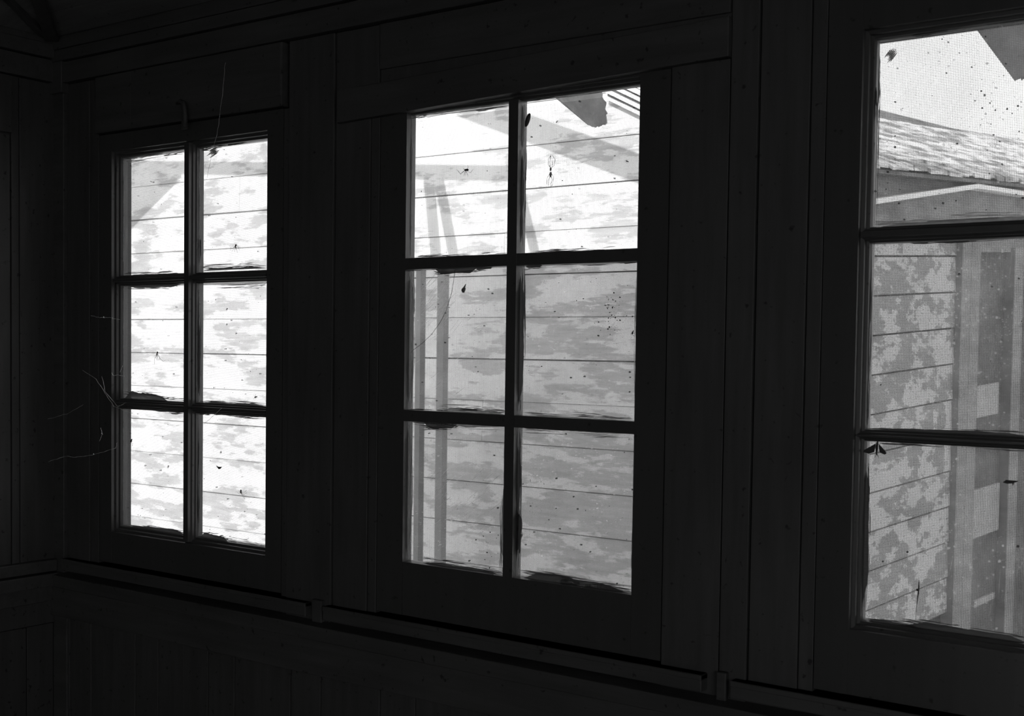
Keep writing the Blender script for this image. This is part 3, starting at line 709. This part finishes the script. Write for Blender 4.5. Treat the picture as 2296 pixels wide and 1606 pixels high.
web([[(.184, -.03, .070), (.215, -.03, .065), (.251, -.03, .065), (.276, -.02, .061)]], 'dusty cobweb strand at the left edge of the middle left pane, left window', .0005, 4, [(.23, -.03, .066), (.258, -.027, .064)])
web([[(.235, -.012, -.062), (.241, -.012, -.068), (.254, -.010, -.066), (.272, -.005, -.069)], [(.262, -.01, -.060), (.270, -.008, -.045)]], 'short crooked cobweb thread on the left stile of the left window', .0006, 5)
web([[(.641, -.03, .595), (.634, -.03, .540), (.621, -.03, .468), (.600, -.03, .404), (.579, -.03, .340)]], 'thin cobweb thread hanging from the top rail in front of the left window', .00028, 6)
web([[(.545, .0, -.165), (.572, -.002, -.150), (.600, .0, -.130)]], 'short cobweb thread across the lower muntin of the left window, at its right', .0004, 7)
web([[(.205, -.02, -.190), (.212, -.02, -.205), (.200, -.02, -.222)]], 'tiny clump of cobweb on the boards left of the left window', .0005, 8, [(.209, -.02, -.203)])

# ------------------------------------------------------------------ outside: our own roof edge and unseen timbers added to cast shadows opposite
YC = 0.20; T_, M__ = 0.15, 0.45
def cast(X, Z, yc=YC): return (X + T_*(1.9-yc), yc, Z + M__*(1.9-yc))
RF = root('roof', (2.2, 0.12, 0.80), 'boarded parapet and gable above the windows, unseen, shaped with added timbers to cast shadows on the house opposite', 'roof')
q = MB(); prof = [(-0.36, 0.80), (4.8, 0.80), (4.8, 4.7), (2.9, 4.7), (1.82, 2.82), (1.38, 2.06), (1.12, 1.62), (1.12, 1.10), (-0.36, 1.10)]  # outline shaped so that its shadow covers the lower siding and side wall
q.prism(prof, lambda a, c: (a, 0.10, c), lambda a, c: (a, 0.20, c)); q.build('parapet', M_ext, RF)
q = MB(); q.box(-0.36, 4.8, 0.09, 0.29, 0.78, 0.81); q.build('eave_board', M_ext, RF)
q = MB()
def strip(p0, p1, h, th=0.03):
    a0 = cast(p0[0], p0[1]); a1 = cast(p1[0], p1[1]); d_ = Vector((a1[0]-a0[0], 0, a1[2]-a0[2])); nn = Vector((-d_.z, 0, d_.x)).normalized()*h/2
    s_ = []
    for y_ in (YC-th, YC):
        for P_ in ((a0, -1), (a1, -1), (a1, 1), (a0, 1)): s_.append((P_[0][0]+nn.x*P_[1], y_, P_[0][2]+nn.z*P_[1]))
    return s_
def add_shadow_timber(nm, *a, **k):  # unseen timber, placed back along the sun from its wanted shadow
    q = MB(); s_ = strip(*a, **k); q.add(s_, [(0,1,2,3),(7,6,5,4),(0,4,5,1),(1,5,6,2),(2,6,7,3),(3,7,4,0)]); q.build(nm, M_ext, RF)
add_shadow_timber('rail', (-2.9, 0.905), (-0.02, 0.655), 0.046)  # added for the long shadow band across the siding
add_shadow_timber('shadow_brace', (-0.62, 1.075), (1.25, 0.350), 0.082)
add_shadow_timber('post', (-0.410, 0.690), (-0.357, 0.30), 0.046)  # these uprights are added for the forked shadow on the siding
add_shadow_timber('post', (-0.365, 0.690), (-0.262, 0.30), 0.042)
add_shadow_timber('post', (0.005, 0.655), (0.115, 0.30), 0.034)
q = MB(); tri = [cast(*p) for p in ((-2.75, 0.24), (-2.30, 0.515), (-1.86, 0.775), (-1.90, 0.80), (-2.75, 0.87))]  # unseen triangle added to shade the far left of the siding
q.prism([(p[0], p[2]) for p in tri], lambda a, c: (a, YC-.03, c), lambda a, c: (a, YC, c)); q.build('shadow_gusset', M_ext, RF)

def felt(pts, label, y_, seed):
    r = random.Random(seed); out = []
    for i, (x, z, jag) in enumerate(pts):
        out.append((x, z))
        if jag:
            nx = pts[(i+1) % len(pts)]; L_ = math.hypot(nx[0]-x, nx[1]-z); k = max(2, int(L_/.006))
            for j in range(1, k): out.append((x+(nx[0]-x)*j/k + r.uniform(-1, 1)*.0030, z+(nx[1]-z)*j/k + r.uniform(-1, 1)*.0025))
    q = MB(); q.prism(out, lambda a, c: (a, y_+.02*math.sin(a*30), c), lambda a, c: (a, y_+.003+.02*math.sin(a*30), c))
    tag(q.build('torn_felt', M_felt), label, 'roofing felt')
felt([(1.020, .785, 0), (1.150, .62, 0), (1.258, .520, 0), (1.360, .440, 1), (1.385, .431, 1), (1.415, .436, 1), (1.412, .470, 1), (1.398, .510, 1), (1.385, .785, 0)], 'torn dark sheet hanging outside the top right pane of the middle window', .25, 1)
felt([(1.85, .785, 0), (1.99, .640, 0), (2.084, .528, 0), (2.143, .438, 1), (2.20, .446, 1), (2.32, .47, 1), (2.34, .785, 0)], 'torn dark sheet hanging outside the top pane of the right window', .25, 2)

for k, (x_, w_) in enumerate(((-0.152, .030), (-0.256, .022))):  # added bars in place of soft upright shadow stripes on the siding
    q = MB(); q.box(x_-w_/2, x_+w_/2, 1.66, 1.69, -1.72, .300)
    tag(q.build('shade_bar', M_shade_bar), ('right and thicker of two slim grey bars that stand in for shadow stripes outside the left panes of the middle window', 'left and slimmer of two grey bars that stand in for shadow stripes outside the left panes of the middle window')[k], 'post')

# ------------------------------------------------------------------ outside: ground, sun-blocking porch added at the back, the house next door
q = MB(); q.box(-14, 16, 0.12, 16, -1.80, -1.72); q.box(-14, 16, -14, -4.45, -1.80, -1.72)
tag(q.build('ground', M_ground), 'pale bare ground around the two buildings', 'ground', kind='structure')
PR = root('porch', (2.0, -7.5, -1.6), 'unseen open porch added behind the viewer to keep the sun out of the doorway', 'porch')
q = MB(); q.box(0.0, 5.0, -10.6, -4.46, 0.95, 1.02); q.build('porch_sun_block', M_ext, PR)  # added roof, keeps direct sun from entering the room
for x_ in (0.1, 4.9):
    q = MB(); q.box(x_-.06, x_+.06, -10.5, -10.38, -1.72, .95); q.build('post', M_ext, PR)

HS = root('neighbouring_house', (0.761, 1.9, -1.72), 'weathered clapboard house seen through the windows, white paint peeling off', 'house')
EX = 0.1548
def clap(mb, p0, p1, zb, h, nrm, shear=0.0):
    """one board: bottom edge stands out, top tucks under the next one"""
    a = Vector(p0); c = Vector(p1); n_ = Vector(nrm)
    za, zc = zb + shear*0, zb + shear*(c-a).length
    o0, o1 = 0.008, 0.004
    vs = []
    for (P_, z_) in ((a, za), (c, zc)):
        vs += [(P_.x+n_.x*o0, P_.y+n_.y*o0, z_), (P_.x-n_.x*.03, P_.y-n_.y*.03, z_), (P_.x-n_.x*.03, P_.y-n_.y*.03, z_+h), (P_.x+n_.x*o1, P_.y+n_.y*o1, z_+h)]
    mb.add(vs, [(0,1,2,3),(7,6,5,4),(0,4,5,1),(1,5,6,2),(2,6,7,3),(3,7,4,0)])
rb = random.Random(8)
q = MB(); k = -15
while 0.437 + EX*k < 1.15:
    zb = 0.437 + EX*k
    xr = 0.761 if zb < .60 else (0.70 if zb < 0.85 else 0.62)
    xs_ = -5.0
    while xs_ < xr:
        xe = min(xr, xs_ + rb.uniform(2.2, 4.2))
        if xr-xe < .4: xe = xr
        clap(q, (xs_+.0008, 1.9, 0), (xe-.0008, 1.9, 0), zb + rb.uniform(-.0012, .0012), EX-.0034, (0, -1, 0)); xs_ = xe
    k += 1
q.build('front_siding', M_front, HS)
q = MB(); q.box(-5.0, .60, 1.925, 1.96, -1.72, 1.15); q.box(.60, .755, 1.925, 1.96, -1.72, .55); q.build('sheathing', M_dark, HS)
q = MB(); q.hexa([(.405, 1.870, .870), (.80, 1.870, .665), (.80, 1.888, .665), (.405, 1.888, .870), (.405, 1.870, 1.00), (.80, 1.870, .80), (.80, 1.888, .80), (.405, 1.888, 1.00)]); q.build('rake_backing', M_dark, HS)
for kk, (zz, hh) in enumerate(((0.0, .012), (.020, .014), (.046, .013), (.066, .016), (.088, .018), (.112, .016))):
    q = MB(); x0_ = .400 + .004*(kk % 2); yy = 1.862 - .003*(kk % 2); z0_ = .872 + zz
    q.hexa([(x0_, yy, z0_), (.81, yy, z0_-.212), (.81, yy+.010, z0_-.212), (x0_, yy+.010, z0_), (x0_, yy, z0_+hh), (.81, yy, z0_-.212+hh*1.3), (.81, yy+.010, z0_-.212+hh*1.3), (x0_, yy+.010, z0_+hh)])
    q.build('rake_board', M_white, HS)
q = MB(); q.box(-5.2, 0.66, 1.80, 2.3, 1.16, 1.22); q.build('front_roof', M_roof, HS)

DH = Vector((0.1446, 0.9895, 0)).normalized(); NH = Vector((DH.y, -DH.x, 0)); SH = 0.0652; O_ = Vector((0.761, 1.9, 0))
def wp(s, h, out): p = O_ + DH*s + NH*out; return (p.x, p.y, h + SH*s)
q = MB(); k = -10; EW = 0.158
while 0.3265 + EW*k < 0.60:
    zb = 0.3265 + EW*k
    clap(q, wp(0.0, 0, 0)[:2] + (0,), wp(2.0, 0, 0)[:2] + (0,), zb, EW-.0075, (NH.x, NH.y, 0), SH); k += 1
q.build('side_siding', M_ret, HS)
q = MB(); q.hexa([wp(0.03, -1.7, -.025), wp(2.0, -1.7, -.025), wp(2.0, -1.7, -.06), wp(0.03, -1.7, -.06), wp(0.03, .64, -.025), wp(2.0, .64, -.025), wp(2.0, .64, -.06), wp(0.03, .64, -.06)]); q.build('sheathing', M_dark, HS)
def wbox(nm, s0, s1, h0, h1, o0, o1, mat, bevel=0.0, h0b=None, h1b=None):
    h0b = h0 if h0b is None else h0b; h1b = h1 if h1b is None else h1b
    q = MB(); q.hexa([wp(s0, h0, o1), wp(s1, h0b, o1), wp(s1, h0b, o0), wp(s0, h0, o0), wp(s0, h1, o1), wp(s1, h1b, o1), wp(s1, h1b, o0), wp(s0, h1, o0)])
    return q.build(nm, mat, HS, bevel)
wbox('corner_board', 1.895, 1.985, -1.7, .46, -.02, .036, M_greyb)
wbox('door_frame', 1.99, 2.085, -1.7, .46, -.02, .035, M_greyb)
wbox('door_frame', 2.462, 2.566, -1.7, .36, -.02, .035, M_greyb)
dr = wbox('door', 2.085, 2.462, -1.7, .34, -.06, -.01, M_dark)
wbox('dark_wall', 2.566, 6.0, -1.7, .44, -.06, -.01, M_dark)
wbox('lintel', 2.0, 6.0, .34, .47, -.05, .015, M_greyb)
def note(s0, s1, h0, h1):
    q = MB(); q.hexa([wp(s0, h0, .001), wp(s1, h0, .001), wp(s1, h0, -.012), wp(s0, h0, -.012), wp(s0, h1, .001), wp(s1, h1, .001), wp(s1, h1, -.012), wp(s0, h1, -.012)])
    q.build('door_panel', M_paper, dr)
M_paper = plain('pale_door_panel', 0.42, 0.8, 0.2, .15, 10)
note(2.165, 2.402, -.417, -.270); note(2.130, 2.445, -.974, -.750); note(2.20, 2.42, -1.30, -1.27)
wbox('ridge_board', 1.7, 2.75, .93, .985, -.34, -.29, M_greyb, h0b=.90, h1b=.945)
M_lath = plain('whitewashed_lath', 0.92, 0.8, 0.2, .06, 20)
# frieze under the eave with a low peaked white lath
wbox('frieze', 0.0, 6.0, .465, .690, -.03, .010, M_greyb)
for (s0, s1, a0, a1) in ((0.75, 1.912, .511, .632), (1.912, 6.0, .632, .522)):
    q = MB(); t_ = .020
    q.hexa([wp(s0, a0-t_, .09), wp(s1, a1-t_, .09), wp(s1, a1-t_, .008), wp(s0, a0-t_, .008), wp(s0, a0, .09), wp(s1, a1, .09), wp(s1, a1, .008), wp(s0, a0, .008)])
    q.build('peaked_lath', M_lath, HS)
q = MB()
q.hexa([wp(.75, .46, .03), wp(1.912, .46, .03), wp(1.912, .46, .009), wp(.75, .46, .009), wp(.75, .49, .03), wp(1.912, .61, .03), wp(1.912, .61, .009), wp(.75, .49, .009)])
q.hexa([wp(1.912, .46, .03), wp(3.3, .46, .03), wp(3.3, .46, .009), wp(1.912, .46, .009), wp(1.912, .61, .03), wp(3.3, .574, .03), wp(3.3, .574, .009), wp(1.912, .61, .009)])
q.build('peaked_board', M_greyb, HS)
# side roof: ragged wood shingles in overlapping courses
q = MB(); rr = random.Random(21)
nc = 7; e0 = (.10, .655); e1 = (-.30, .945)
for c in range(nc):
    t0 = c/nc; t1 = (c+1.5)/nc
    s = 0.50
    while s < 6.0:
        wd = rr.uniform(.05, .13); jo = rr.uniform(-.012, .012)
        oa = e0[0]+(e1[0]-e0[0])*t0 + jo; ha = e0[1]+(e1[1]-e0[1])*t0 - jo*.6; ob = e0[0]+(e1[0]-e0[0])*t1; hb = e0[1]+(e1[1]-e0[1])*t1
        th = rr.uniform(.008, .016); s1 = min(6.0, s+wd-.003)
        q.hexa([wp(s, ha, oa), wp(s1, ha+rr.uniform(-.004, .004), oa), wp(s1, hb, ob), wp(s, hb, ob), wp(s, ha+th+.006, oa), wp(s1, ha+th+.006, oa), wp(s1, hb+.002, ob), wp(s, hb+.002, ob)])
        s += wd
q.build('side_roof', M_roof, HS)
wbox('soffit', .50, 6.0, .640, .655, -.30, .07, M_greyb)
